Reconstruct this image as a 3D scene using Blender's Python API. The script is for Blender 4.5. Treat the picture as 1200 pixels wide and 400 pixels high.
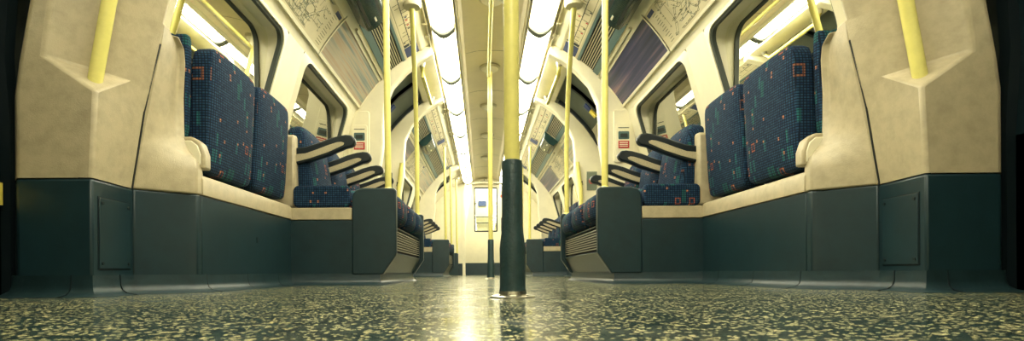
import bpy, bmesh, math, random
from mathutils import Vector, Matrix
random.seed(7)
for o in list(bpy.data.objects): bpy.data.objects.remove(o)
SC = bpy.context.scene
COL = SC.collection
R = math.radians

# ------------------------------------------------------------------ camera, world, exposure
CAMX, CAMZ, F = -0.085, 0.072, 620.0
cd = bpy.data.cameras.new('camera'); cam = bpy.data.objects.new('camera', cd); COL.objects.link(cam)
cam.location = (CAMX, 0, CAMZ)
cam.rotation_euler = (R(90), 0.0057, 0)
cd.sensor_width = 36; cd.lens = F/1200*36
cd.shift_x = (600-565)/1200.0; cd.shift_y = (318.7-200)/1200.0
cd.clip_start = 0.02
cd.dof.use_dof = True; cd.dof.focus_distance = 2.6; cd.dof.aperture_fstop = 9
SC.camera = cam
SC.view_settings.view_transform = 'Standard'; SC.view_settings.look = 'None'
SC.view_settings.gamma = 1; SC.view_settings.use_curve_mapping = False
SC.view_settings.exposure = 1.38
W = bpy.data.worlds.new('world'); SC.world = W; W.use_nodes = True
W.node_tree.nodes['Background'].inputs[0].default_value = (0.25, 0.6, 0.7, 1)
W.node_tree.nodes['Background'].inputs[1].default_value = 0.02
LAMP = 11.0            # brightness of the ceiling diffusers
LAMPCOL = (1.0, 0.955, 0.73, 1)

# ------------------------------------------------------------------ materials
def newmat(name):
    m = bpy.data.materials.new(name); m.use_nodes = True
    return m, m.node_tree.nodes, m.node_tree.links, m.node_tree.nodes['Principled BSDF']
def mat(name, col, rough=.5, metal=0, spec=.5, var=0.0, vscale=8, bump=0, bscale=60):
    m, N, L, p = newmat(name)
    p.inputs['Base Color'].default_value = (*col, 1)
    p.inputs['Roughness'].default_value = rough; p.inputs['Metallic'].default_value = metal
    p.inputs['Specular IOR Level'].default_value = spec
    tc = N.new('ShaderNodeTexCoord')
    if var:
        n = N.new('ShaderNodeTexNoise'); n.inputs['Scale'].default_value = vscale; n.inputs['Detail'].default_value = 8
        n.inputs['Roughness'].default_value = .65
        L.new(tc.outputs['Object'], n.inputs['Vector'])
        r = N.new('ShaderNodeValToRGB')
        r.color_ramp.elements[0].position = .32; r.color_ramp.elements[1].position = .6
        r.color_ramp.elements[0].color = (*[c*(1-var) for c in col], 1)
        r.color_ramp.elements[1].color = (*col, 1)
        L.new(n.outputs['Fac'], r.inputs['Fac']); L.new(r.outputs['Color'], p.inputs['Base Color'])
    if bump:
        n = N.new('ShaderNodeTexNoise'); n.inputs['Scale'].default_value = bscale; n.inputs['Detail'].default_value = 4
        L.new(tc.outputs['Object'], n.inputs['Vector'])
        b = N.new('ShaderNodeBump'); b.inputs['Strength'].default_value = bump; b.inputs['Distance'].default_value = .004
        L.new(n.outputs['Fac'], b.inputs['Height']); L.new(b.outputs['Normal'], p.inputs['Normal'])
    return m
M = {}
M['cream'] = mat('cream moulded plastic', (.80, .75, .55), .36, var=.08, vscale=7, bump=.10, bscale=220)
M['worn_dimmed'] = mat('worn cream plastic', (.455, .39, .25), .40, var=.20, vscale=22, bump=.18, bscale=260)  # wear tone deepened further to imitate the dim light around the near pillars
M['ceil'] = mat('ceiling panel', (.76, .67, .44), .42, var=.10, vscale=3)
M['dark'] = mat('dark teal laminate', (.008, .028, .036), .40, var=.25, vscale=12, bump=.08, bscale=300)
M['kick'] = mat('dark rubber skirting', (.012, .032, .038), .42, var=.35, vscale=14, bump=.15, bscale=60)
M['grey'] = mat('grey green door paint', (.17, .20, .15), .4, var=.12, vscale=5)
M['teal'] = mat('teal grey painted metal', (.07, .13, .13), .4)
M['black'] = mat('black rubber', (.006, .012, .015), .38)
M['seal'] = mat('grey black window rubber', (.045, .055, .045), .5)
M['slatgrey'] = mat('brown grey vent slat', (.22, .21, .14), .45)
M['joint'] = mat('dark joint cover', (.05, .055, .035), .6)
M['slot'] = mat('black vent slot', (.004, .005, .005), .7)
M['yellow'] = mat('yellow pole enamel', (.76, .69, .21), .26, var=.10, vscale=22, bump=.05, bscale=120)
M['sleeve'] = mat('dark pole sleeve', (.022, .052, .056), .40, var=.4, vscale=30, bump=.5, bscale=110)
M['steel'] = mat('brushed steel', (.55, .52, .42), .3, metal=1)
M['arm'] = mat('beige armrest side', (.50, .43, .27), .7, var=.35, vscale=240)
M['red'] = mat('red label', (.45, .03, .03), .5)
M['blue'] = mat('navy label', (.02, .04, .14), .5)
M['yel'] = mat('yellow label', (.75, .62, .10), .5)
M['white'] = mat('white print', (.8, .76, .6), .5)
M['ink'] = mat('dark olive ink', (.17, .17, .10), .6)
M['ink2'] = mat('black ink', (.02, .03, .03), .6)
M['paper'] = mat('cream poster paper', (.66, .59, .38), .45, var=.08, vscale=6)
M['screen'] = mat('unlit display glass', (.012, .035, .035), .2)
M['tunnel'] = mat('tunnel lining', (.05, .055, .045), .8, var=.4, vscale=3)
M['bar'] = mat('pale vent bar', (.50, .46, .30), .45)

def emis(name, col, st):
    m, N, L, p = newmat(name)
    p.inputs['Base Color'].default_value = (.8, .8, .75, 1)
    p.inputs['Emission Color'].default_value = col; p.inputs['Emission Strength'].default_value = st
    return m
M['lamp'] = emis('lit diffuser', LAMPCOL, LAMP)

def glassmat(name, refl, tint):
    m, N, L, p = newmat(name); N.remove(p)
    out = N['Material Output']
    t = N.new('ShaderNodeBsdfTransparent'); t.inputs[0].default_value = (*tint, 1)
    g = N.new('ShaderNodeBsdfGlossy'); g.inputs['Roughness'].default_value = .015; g.inputs['Color'].default_value = (.95, .95, .85, 1)
    f = N.new('ShaderNodeFresnel'); f.inputs[0].default_value = 1.5
    mp = N.new('ShaderNodeMapRange'); mp.inputs['From Min'].default_value = .04; mp.inputs['From Max'].default_value = .6
    mp.inputs['To Min'].default_value = refl; mp.inputs['To Max'].default_value = .9
    x = N.new('ShaderNodeMixShader')
    L.new(f.outputs[0], mp.inputs['Value']); L.new(mp.outputs[0], x.inputs[0])
    L.new(t.outputs[0], x.inputs[1]); L.new(g.outputs[0], x.inputs[2]); L.new(x.outputs[0], out.inputs[0])
    return m
M['glass'] = glassmat('window glass', .42, (.75, .8, .7))
M['dglass'] = glassmat('end door glass', .05, (.92, .95, .9))

def floormat():
    m, N, L, p = newmat('speckled floor covering')
    tc = N.new('ShaderNodeTexCoord')
    def chips(scale, lo, hi, off):
        mp = N.new('ShaderNodeMapping'); mp.inputs['Location'].default_value = off
        L.new(tc.outputs['Object'], mp.inputs[0])
        n = N.new('ShaderNodeTexNoise'); n.inputs['Scale'].default_value = scale; n.inputs['Detail'].default_value = 2.5
        n.inputs['Roughness'].default_value = .55; n.inputs['Distortion'].default_value = .3
        L.new(mp.outputs[0], n.inputs['Vector'])
        r = N.new('ShaderNodeMapRange'); r.inputs['From Min'].default_value = lo; r.inputs['From Max'].default_value = hi
        L.new(n.outputs['Fac'], r.inputs['Value']); return r.outputs[0]
    def mix(f, a, b):
        x = N.new('ShaderNodeMix'); x.data_type = 'RGBA'
        L.new(f, x.inputs[0])
        if isinstance(a, tuple): x.inputs[6].default_value = a
        else: L.new(a, x.inputs[6])
        x.inputs[7].default_value = b; return x.outputs[2]
    def flakes(scale, thr, rad, off):
        mp = N.new('ShaderNodeMapping'); mp.inputs['Location'].default_value = off; L.new(tc.outputs['Object'], mp.inputs[0])
        ns = N.new('ShaderNodeTexNoise'); ns.inputs['Scale'].default_value = scale*1.3; L.new(mp.outputs[0], ns.inputs['Vector'])
        va = N.new('ShaderNodeVectorMath'); va.operation = 'MULTIPLY_ADD'; va.inputs[1].default_value = (.6/scale,)*3
        L.new(ns.outputs['Color'], va.inputs[0]); L.new(mp.outputs[0], va.inputs[2])
        v = N.new('ShaderNodeTexVoronoi'); v.voronoi_dimensions = '2D'; v.inputs['Scale'].default_value = scale; L.new(va.outputs[0], v.inputs['Vector'])
        sc = N.new('ShaderNodeSeparateColor'); L.new(v.outputs['Color'], sc.inputs[0])
        g = N.new('ShaderNodeMath'); g.operation = 'GREATER_THAN'; L.new(sc.outputs[0], g.inputs[0]); g.inputs[1].default_value = thr
        l = N.new('ShaderNodeMath'); l.operation = 'LESS_THAN'; L.new(v.outputs['Distance'], l.inputs[0]); l.inputs[1].default_value = rad
        m_ = N.new('ShaderNodeMath'); m_.operation = 'MULTIPLY'; L.new(g.outputs[0], m_.inputs[0]); L.new(l.outputs[0], m_.inputs[1]); return m_.outputs[0]
    c = mix(chips(16, .4, .6, (3, 1, 0)), (.010, .026, .027, 1), (.018, .038, .036, 1))
    c = mix(flakes(110, .70, .55, (0, 0, 0)), c, (.05, .085, .07, 1))
    c = mix(flakes(160, .79, .43, (7, 3, 0)), c, (.80, .72, .36, 1))
    c = mix(flakes(100, .87, .42, (1, 9, 0)), c, (.66, .60, .32, 1))
    c = mix(flakes(190, .75, .5, (4, 4, 0)), c, (.005, .010, .012, 1))
    L.new(c, p.inputs['Base Color'])
    n = N.new('ShaderNodeTexNoise'); n.inputs['Scale'].default_value = 9; n.inputs['Detail'].default_value = 6
    L.new(tc.outputs['Object'], n.inputs['Vector'])
    r = N.new('ShaderNodeMapRange'); r.inputs['From Min'].default_value = .3; r.inputs['From Max'].default_value = .7
    r.inputs['To Min'].default_value = .10; r.inputs['To Max'].default_value = .24
    L.new(n.outputs['Fac'], r.inputs['Value']); L.new(r.outputs[0], p.inputs['Roughness'])
    n2 = N.new('ShaderNodeTexNoise'); n2.inputs['Scale'].default_value = 70; n2.inputs['Detail'].default_value = 4
    L.new(tc.outputs['Object'], n2.inputs['Vector'])
    b = N.new('ShaderNodeBump'); b.inputs['Strength'].default_value = .12; b.inputs['Distance'].default_value = .002
    L.new(n2.outputs['Fac'], b.inputs['Height']); L.new(b.outputs['Normal'], p.inputs['Normal'])
    p.inputs['Specular IOR Level'].default_value = .6
    return m
M['floor'] = floormat()

def moquette():
    m, N, L, p = newmat('navy moquette')
    tc = N.new('ShaderNodeTexCoord'); sp = N.new('ShaderNodeSeparateXYZ'); L.new(tc.outputs['Object'], sp.inputs[0])
    def math_(op, a, b=None):
        x = N.new('ShaderNodeMath'); x.operation = op
        for i, v in enumerate((a, b)):
            if v is None: continue
            if isinstance(v, (int, float)): x.inputs[i].default_value = v
            else: L.new(v, x.inputs[i])
        return x.outputs[0]
    ge = N.new('ShaderNodeNewGeometry'); sn = N.new('ShaderNodeSeparateXYZ'); L.new(ge.outputs['True Normal'], sn.inputs[0])
    up = math_('GREATER_THAN', math_('ABSOLUTE', sn.outputs[2]), .75)
    v = math_('ADD', sp.outputs[2], math_('MULTIPLY', up, math_('ABSOLUTE', sp.outputs[0])))
    side = math_('GREATER_THAN', math_('ABSOLUTE', sn.outputs[1]), .6)
    u = math_('ADD', sp.outputs[1], math_('MULTIPLY', side, sp.outputs[0]))
    cb = N.new('ShaderNodeCombineXYZ'); L.new(u, cb.inputs[0]); L.new(v, cb.inputs[1])
    br = N.new('ShaderNodeTexBrick'); br.inputs['Scale'].default_value = 1; br.offset = 0
    br.inputs['Brick Width'].default_value = .013; br.inputs['Row Height'].default_value = .011
    br.inputs['Mortar Size'].default_value = .0024; br.inputs['Mortar Smooth'].default_value = .4
    br.inputs['Color1'].default_value = (.006, .026, .070, 1); br.inputs['Color2'].default_value = (.018, .060, .115, 1)
    br.inputs['Mortar'].default_value = (.004, .009, .022, 1)
    L.new(cb.outputs[0], br.inputs['Vector'])
    col = br.outputs['Color']
    def cells(sz, sy, thr, seed, c, outline):
        nonlocal col
        a = math_('ADD', math_('DIVIDE', u, sz), seed); b = math_('ADD', math_('DIVIDE', v, sy), seed*.7)
        w = N.new('ShaderNodeTexWhiteNoise'); w.noise_dimensions = '2D'
        k = N.new('ShaderNodeCombineXYZ'); L.new(math_('FLOOR', a), k.inputs[0]); L.new(math_('FLOOR', b), k.inputs[1])
        L.new(k.outputs[0], w.inputs['Vector'])
        on = math_('GREATER_THAN', w.outputs['Value'], thr)
        da = math_('ABSOLUTE', math_('SUBTRACT', math_('FRACT', a), .5)); db = math_('ABSOLUTE', math_('SUBTRACT', math_('FRACT', b), .5))
        mx = math_('MAXIMUM', da, db)
        inside = math_('LESS_THAN', mx, .38)
        if outline: inside = math_('MULTIPLY', inside, math_('GREATER_THAN', mx, .25))
        f = math_('MULTIPLY', math_('MULTIPLY', on, inside), math_('SUBTRACT', 1, math_('MULTIPLY', br.outputs['Fac'], .8)))
        x = N.new('ShaderNodeMix'); x.data_type = 'RGBA'; L.new(f, x.inputs[0]); L.new(col, x.inputs[6]); x.inputs[7].default_value = c
        col = x.outputs[2]
    cells(.030, .095, .93, 3.3, (.014, .10, .10, 1), False)
    cells(.040, .050, .955, 11.7, (.36, .10, .05, 1), True)
    cells(.090, .070, .965, 21.1, (.22, .09, .05, 1), True)
    cells(.018, .07, .955, 31.9, (.02, .13, .14, 1), False)
    cells(.014, .016, .985, 41.3, (.50, .20, .10, 1), False)
    L.new(col, p.inputs['Base Color']); p.inputs['Roughness'].default_value = .85
    p.inputs['Sheen Weight'].default_value = .0; p.inputs['Specular IOR Level'].default_value = .2
    b = N.new('ShaderNodeBump'); b.inputs['Strength'].default_value = .5; b.inputs['Distance'].default_value = .002
    L.new(math_('SUBTRACT', 1, br.outputs['Fac']), b.inputs['Height']); L.new(b.outputs['Normal'], p.inputs['Normal'])
    return m
M['moq'] = moquette()

def admat(name, stops, off):
    m, N, L, p = newmat(name)
    tc = N.new('ShaderNodeTexCoord'); mp = N.new('ShaderNodeMapping')
    mp.inputs['Scale'].default_value = (.5, 4.5, 1); mp.inputs['Location'].default_value = (off, off*2, 0)
    L.new(tc.outputs['UV'], mp.inputs[0])
    n = N.new('ShaderNodeTexNoise'); n.inputs['Scale'].default_value = 1.6; n.inputs['Detail'].default_value = 5
    L.new(mp.outputs[0], n.inputs['Vector'])
    r = N.new('ShaderNodeValToRGB'); e = r.color_ramp.elements
    while len(e) < len(stops): e.new(.5)
    for i, (q, c) in enumerate(stops): e[i].position = q; e[i].color = (*c, 1)
    L.new(n.outputs['Fac'], r.inputs['Fac']); L.new(r.outputs['Color'], p.inputs['Base Color'])
    p.inputs['Roughness'].default_value = .3
    return m
M['ad_l'] = admat('pale streaked advert', [(.30, (.07, .12, .15)), (.42, (.20, .25, .24)), (.52, (.42, .38, .28)), (.60, (.40, .29, .19)), (.68, (.13, .18, .24))], 1.3)
M['ad_r'] = admat('navy streaked advert', [(.30, (.006, .012, .035)), (.47, (.02, .03, .09)), (.58, (.10, .07, .14)), (.68, (.34, .20, .18)), (.8, (.20, .24, .30))], 4.1)

# ------------------------------------------------------------------ geometry helpers
def fin(name, bm, m, parent=None, smooth=35, bevel=0, seg=2):
    bmesh.ops.recalc_face_normals(bm, faces=bm.faces)
    me = bpy.data.meshes.new(name); 
    if parent is not None and parent.type == 'EMPTY':
        bmesh.ops.translate(bm, verts=bm.verts, vec=-parent.location)
    elif parent is not None and parent.parent is not None:
        bmesh.ops.translate(bm, verts=bm.verts, vec=-parent.parent.location)
    bm.to_mesh(me); bm.free()
    for x in (m if isinstance(m, (list, tuple)) else [m]): me.materials.append(x)
    o = bpy.data.objects.new(name, me); COL.objects.link(o)
    for f in me.polygons: f.use_smooth = True
    me.set_sharp_from_angle(angle=R(smooth))
    if bevel:
        b = o.modifiers.new('bevel', 'BEVEL'); b.width = bevel; b.segments = seg; b.limit_method = 'ANGLE'; b.angle_limit = R(30)
    if parent is not None: o.parent = parent
    return o
def thing(name, label, cat, loc, group=None):
    o = bpy.data.objects.new(name, None); COL.objects.link(o); o.location = loc; o.empty_display_size = .05
    o['label'] = label; o['category'] = cat
    if group: o['group'] = group
    return o
def struct(o, label=None, cat=None):
    o['kind'] = 'structure'
    if label: o['label'] = label
    if cat: o['category'] = cat
    return o
def NB(): return bmesh.new()
def box(bm, x0, x1, y0, y1, z0, z1, mi=0):
    v = [bm.verts.new((x, y, z)) for x in (x0, x1) for y in (y0, y1) for z in (z0, z1)]
    for q in ((0,1,3,2),(4,6,7,5),(0,4,5,1),(2,3,7,6),(0,2,6,4),(1,5,7,3)):
        f = bm.faces.new([v[i] for i in q]); f.material_index = mi
def loft(bm, rings, closed=True, caps=True, mi=0):
    vs = [[bm.verts.new(p) for p in r] for r in rings]
    n = len(vs[0])
    for a, b in zip(vs, vs[1:]):
        for i in range(n if closed else n-1):
            j = (i+1) % n
            f = bm.faces.new((a[i], a[j], b[j], b[i])); f.material_index = mi
    if caps:
        for r in (vs[0], vs[-1]):
            f = bm.faces.new(r); f.material_index = mi
    return vs
def prism(bm, poly, axis, lo, hi, mi=0):
    def P(a, b, t):
        return {'x': (t, a, b), 'y': (a, t, b), 'z': (a, b, t)}[axis]
    loft(bm, [[P(a, b, lo) for a, b in poly], [P(a, b, hi) for a, b in poly]], mi=mi)
def tube(bm, pts, r, seg=16, mi=0):
    pts = [Vector(p) for p in pts]; rr = r if isinstance(r, (list, tuple)) else [r]*len(pts)
    rings = []
    for i, p in enumerate(pts):
        d = (pts[min(i+1, len(pts)-1)]-pts[max(i-1, 0)])
        d.normalize()
        a = d.cross(Vector((0, 1, 0)));
        if a.length < .2: a = d.cross(Vector((1, 0, 0)))
        a.normalize(); b = d.cross(a)
        rings.append([p+rr[i]*(math.cos(t)*a+math.sin(t)*b) for t in [2*math.pi*k/seg for k in range(seg)]])
    loft(bm, rings, mi=mi)
def lathe(bm, cx, cy, prof, seg=28, mi=0):      # prof = [(r,z)...] about a vertical axis
    loft(bm, [[(cx+r*math.cos(t), cy+r*math.sin(t), z) for t in [2*math.pi*k/seg for k in range(seg)]] for r, z in prof], mi=mi)
def rrect(a0, a1, b0, b1, r, n=5):
    out = []
    for cx, cy, t0 in ((a1-r, b1-r, 0), (a0+r, b1-r, 90), (a0+r, b0+r, 180), (a1-r, b0+r, 270)):
        for k in range(n+1):
            t = R(t0+90*k/n); out.append((cx+r*math.cos(t), cy+r*math.sin(t)))
    return out
def bez(p0, p1, p2, n=8):
    p0, p1, p2 = Vector(p0), Vector(p1), Vector(p2)
    return [tuple((1-t)**2*p0+2*t*(1-t)*p1+t*t*p2) for t in [k/n for k in range(n+1)]]

# body section: circle about (0, ZC); th in degrees above the horizontal
ZC, RC = .78, 1.30
def P(s, th, r=RC, y=0): return (s*r*math.cos(R(th)), y, ZC+r*math.sin(R(th)))
def arcstrip(bm, s, t0, t1, y0, y1, r=RC, thick=.008, n=8, mi=0, uv=False):
    rings = []
    for y in (y0, y1):
        a = [P(s, t0+(t1-t0)*k/n, r, y) for k in range(n+1)]
        b = [P(s, t1+(t0-t1)*k/n, r+thick, y) for k in range(n+1)]
        rings.append(a+b)
    loft(bm, rings, mi=mi)
def uvarc(bm, s, t0, t1, y0, y1):
    lay = bm.loops.layers.uv.verify()
    for f in bm.faces:
        for l in f.loops:
            c = l.vert.co; th = math.degrees(math.atan2(c.z-ZC, abs(c.x)))
            l[lay].uv = ((c.y-y0)/(y1-y0), (th-t0)/(t1-t0))
SIDE = {-1: 'left', 1: 'right'}

# ================================================================== SETTING
Y0, YE = -1.6, 11.27
bm = NB(); box(bm, -1.75, 1.75, Y0, YE, -.05, 0); struct(fin('floor', bm, M['floor']), 'dark speckled floor with pale flecks running down the carriage', 'floor')
# ceiling between and above the lights
bm = NB()
loft(bm, [[(-.56, y, 2.10), (-.56, y, 1.972), (-.50, y, 1.985), (-.25, y, 1.99), (-.225, y, 2.02), (-.12, y, 2.045), (0, y, 2.05), (.12, y, 2.045), (.225, y, 2.02), (.25, y, 1.99), (.50, y, 1.985), (.56, y, 1.972), (.56, y, 2.10)] for y in (Y0, YE)])
c = fin('ceiling', bm, M['ceil']); struct(c, 'cream curved ceiling strip between the two rows of lights', 'ceiling')
bm = NB()
for y in [1.6+k*1.04 for k in range(1, 10)]:
    loft(bm, [[(-.22, yy, 2.021), (-.12, yy, 2.0435), (0, yy, 2.0485), (.12, yy, 2.0435), (.22, yy, 2.021), (.22, yy, 2.03), (0, yy, 2.06), (-.22, yy, 2.03)] for yy in (y, y+.004)])
fin('panel_joint', bm, M['ink'], c)

# window plane on each side
WB, WT = (1.285, .90), (1.142, 1.40)
def wp(s, y, v, off=0):     # v in metres up the slope; off moves into the car
    L_ = math.hypot(WT[0]-WB[0], WT[1]-WB[1]); t = v/L_
    x = WB[0]+(WT[0]-WB[0])*t; z = WB[1]+(WT[1]-WB[1])*t
    nx, nz = (WT[1]-WB[1])/L_, -(WT[0]-WB[0])/L_
    return (s*(x-off*nx), y, z-off*nz*1.0)
WL = math.hypot(WT[0]-WB[0], WT[1]-WB[1])
WINS = [(1.93, 2.92), (3.17, 4.27), (5.98, 6.95), (7.15, 8.20), (8.42, 9.25)]
WN = 0
for s in (-1, 1):
    bm = NB()
    for (a, b) in ((1.92, 4.50), (5.66, 9.42), (10.5, YE)):
        # below the windows, above the windows and the roof curve behind the panels
        loft(bm, [[(s*1.30, y, 0), (s*1.30, y, .78), (s*1.285, y, .90), (s*1.36, y, .90), (s*1.36, y, 0)] for y in (a, b)])
        rr = []
        for y in (a, b):
            inn = [(s*WT[0], y, WT[1])]+[P(s, t, RC, y) for t in (29.5, 32, 36, 40, 44, 48, 52, 56, 60, 64, 66.5)]
            out = [P(s, t, RC+.06, y) for t in (66.5, 60, 52, 44, 36, 29)]
            rr.append(inn+out)
        loft(bm, rr)
        ws = [w for w in WINS if w[0] >= a and w[1] <= b]
        e = [a]+[q for w in ws for q in w]+[b]
        for k in range(0, len(e), 2):
            loft(bm, [[wp(s, y, 0), wp(s, y, WL), wp(s, y, WL, -.05), wp(s, y, 0, -.05)] for y in (e[k], e[k+1])])
    # roof over the door bays
    for (a, b) in ((Y0, 1.84), (4.50, 5.66), (9.42, 10.5)):
        loft(bm, [[P(s, t, RC+.02, y) for t in (58, 61, 63, 66.5)]+[P(s, t, RC+.08, y) for t in (66.5, 61, 58)] for y in (a, b)])
    struct(fin('wall_'+SIDE[s], bm, M['cream']), 'cream curved side wall %s of the aisle' % SIDE[s], 'wall')
    # windows
    for wi, (a, b) in enumerate(WINS):
        WN += 1
        root = thing('window_%d' % WN, 'black edged window %s of the aisle, %s one from the camera' % (SIDE[s], ['first', 'second', 'third', 'fourth', 'fifth'][wi]), 'window', (s*1.28, (a+b)/2, .9)); struct(root)
        inner = rrect(a+.045, b-.045, .03, WL-.025, .085, 6)
        def rectpt(p):
            cx, cy = (a+b)/2, WL/2; dx, dy = p[0]-cx, p[1]-cy
            k = min((b-a)/2/abs(dx) if dx else 9e9, WL/2/abs(dy) if dy else 9e9)
            return (cx+dx*k, cy+dy*k)
        bm = NB()
        loft(bm, [[wp(s, *rectpt(p)) for p in inner], [wp(s, p[0], p[1], .012) for p in inner], [(s*(1.307-.13*(wp(s, *p)[2]-.9)), p[0], wp(s, *p)[2]) for p in inner]], caps=False)
        fin('window_frame', bm, M['cream'], root)
        bm = NB(); q = rrect(a+.060, b-.060, .045, WL-.040, .072, 6)
        loft(bm, [[wp(s, *p, .006) for p in inner], [wp(s, *p, .002) for p in q], [wp(s, *p, -.02) for p in q], [wp(s, *p, -.02) for p in inner]], caps=False)
        fin('window_seal', bm, M['seal'], root)
        def gp(p, o=0):
            w_ = wp(s, p[0], p[1]); return (s*(1.294-.13*(w_[2]-.9)+o), w_[1], w_[2])
        bm = NB(); bm.faces.new([bm.verts.new(gp(p)) for p in inner])
        fin('pane', bm, M['glass'], root)

# end wall
bm = NB()
prof = [(s_*p[0], p[2]) for s_, rng in ((1, range(0, 70, 6)),) for p in [P(1, t, RC) for t in rng]]
def endpoly(xs0): return None
# wall halves either side of the end door, lintel above
for s in (-1, 1):
    pts = [(s*.47, .25), (s*1.32, .25), (s*1.32, .78)]+[(s*P(1, t)[0], P(1, t)[2]) for t in (10, 20, 30, 40, 50, 58, 64)]+[(s*.47, 2.02)]
    prism(bm, pts, 'y', YE, YE+.05)
    prism(bm, [(s*.47, 0), (s*1.32, 0), (s*1.32, .25), (s*.47, .25)], 'y', YE-.004, YE+.05, mi=1)
prism(bm, [(-.47, 1.955), (.47, 1.955), (.47, 2.10), (-.47, 2.10)], 'y', YE, YE+.05)
prism(bm, rrect(-.44, .44, 1.93, 2.03, .04), 'y', YE-.16, YE)
for s in (-1, 1):   # corner posts
    box(bm, s*.47-.03, s*.47+.03, YE-.03, YE, .0, 1.95)
wall_end = struct(fin('wall_end', bm, [M['cream'], M['dark']]), 'cream end wall around the door at the far end of the carriage', 'wall')
bm = NB()
for k in range(5): box(bm, -.10+k*.035, -.085+k*.035, YE-.164, YE-.16, 1.965, 1.98)
prism(bm, [(-.045, 1.992), (-.015, 1.992), (-.03, 2.015)], 'y', YE-.164, YE-.16)
fin('notice_lettering', bm, M['ink2'], wall_end)
# end door
root = thing('door_1', 'cream end door with tall window at the far end of the aisle', 'door', (0, YE, 0)); struct(root)
bm = NB()
inner = rrect(-.25, .25, .92, 1.87, .03, 3)
def outp(p, x0, x1, z0, z1):
    cx, cy = (x0+x1)/2, (z0+z1)/2; dx, dy = p[0]-cx, p[1]-cy
    k = min((x1-x0)/2/abs(dx) if dx else 9e9, (z1-z0)/2/abs(dy) if dy else 9e9); return (cx+dx*k, cy+dy*k)
def op2(p):
    dx, dy = p[0], p[1]-1.1
    k = min(.44/abs(dx) if dx else 9e9, .85/abs(dy)); return (dx*k, 1.1+dy*k)
loft(bm, [[(op2(p)[0], YE+.03, op2(p)[1]) for p in inner], [(op2(p)[0], YE+.005, op2(p)[1]) for p in inner], [(p[0], YE+.005, p[1]) for p in inner], [(p[0], YE+.03, p[1]) for p in inner]], caps=False)
box(bm, -.44, .44, YE+.005, YE+.03, .0, .26, 1)
fin('door_leaf', bm, [M['cream'], M['dark']], root)
bm = NB(); q = rrect(-.225, .225, .945, 1.845, .02, 3)
loft(bm, [[(p[0], YE+.003, p[1]) for p in inner], [(p[0], YE-.003, p[1]) for p in q], [(p[0], YE+.02, p[1]) for p in q]], caps=False)
fin('window_seal', bm, M['black'], root)
bm = NB(); box(bm, -.25, .25, YE+.014, YE+.018, .92, 1.87); fin('pane', bm, M['dglass'], root)
bm = NB(); tube(bm, [(.36, YE-.03, .98), (.36, YE-.03, 1.16)], .012, 10); tube(bm, [(.36, YE, 1.0), (.36, YE-.03, 1.0)], .008, 8); tube(bm, [(.36, YE, 1.14), (.36, YE-.03, 1.14)], .008, 8); box(bm, .325, .395, YE-.006, YE+.005, .93, 1.22)
fin('door_handle', bm, M['black'], root)
bm = NB(); lathe(bm, 0, 0, [(.04, 0), (.04, .003)], 20); bmesh.ops.rotate(bm, verts=bm.verts, matrix=Matrix.Rotation(R(90), 3, 'X')); bmesh.ops.translate(bm, verts=bm.verts, vec=(.35, YE+.005, 1.68))
o = fin('round_sticker', bm, M['red'], root); 
bm = NB(); box(bm, .315, .385, YE-.001, YE+.005, 1.71, 1.80); box(bm, .325, .375, YE-.002, YE+.004, 1.73, 1.74, 1); box(bm, .325, .375, YE-.002, YE+.004, 1.76, 1.77, 1)
fin('notice_sticker', bm, [M['white'], M['ink2']], root)
# the next carriage behind the end window
root = thing('wall_next_carriage', 'end of the next carriage seen through the far door window', 'wall', (0, YE+.9, 0)); struct(root)
bm = NB(); box(bm, -1.2, 1.2, YE+.9, YE+.95, -.1, 2.3); fin('end_panel', bm, M['cream'], root)
bm = NB(); box(bm, -.17, .02, YE+.87, YE+.9, 1.58, 1.70); fin('destination_blind', bm, M['blue'], root)
bm = NB()
for z in (1.32, 1.18): box(bm, -.4, .4, YE+.85, YE+.88, z, z+.02)
for s in (-1, 1): prism(bm, [(s*.30, 1.70), (s*.30, 1.56), (s*.2, 1.63)], 'y', YE+.8, YE+.83); 
fin('coupling_rail', bm, M['black'], root)
bm = NB(); box(bm, -.6, .6, YE+.2, YE+.7, 2.12, 2.15); fin('added_lamp', bm, M['lamp'], root)  # added lamp above the gangway, brightens the next carriage's end
# wall behind the camera
bm = NB(); box(bm, -1.75, 1.75, Y0-.05, Y0, 0, 2.1); struct(fin('wall_near', bm, M['cream']), 'cream bulkhead behind the camera', 'wall')
# tunnel outside
for s in (-1, 1):
    bm = NB(); loft(bm, [[(s*1.95, y, -.2), (s*2.0, y, .8), (s*1.85, y, 1.6), (s*1.4, y, 2.2), (s*1.45, y, 2.25), (s*1.9, y, 1.65), (s*2.06, y, .8), (s*2.0, y, -.2)] for y in (Y0, YE+1)])
    struct(fin('wall_tunnel_'+SIDE[s], bm, M['tunnel']), 'dark tunnel wall outside the %s windows' % SIDE[s], 'wall')

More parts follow.
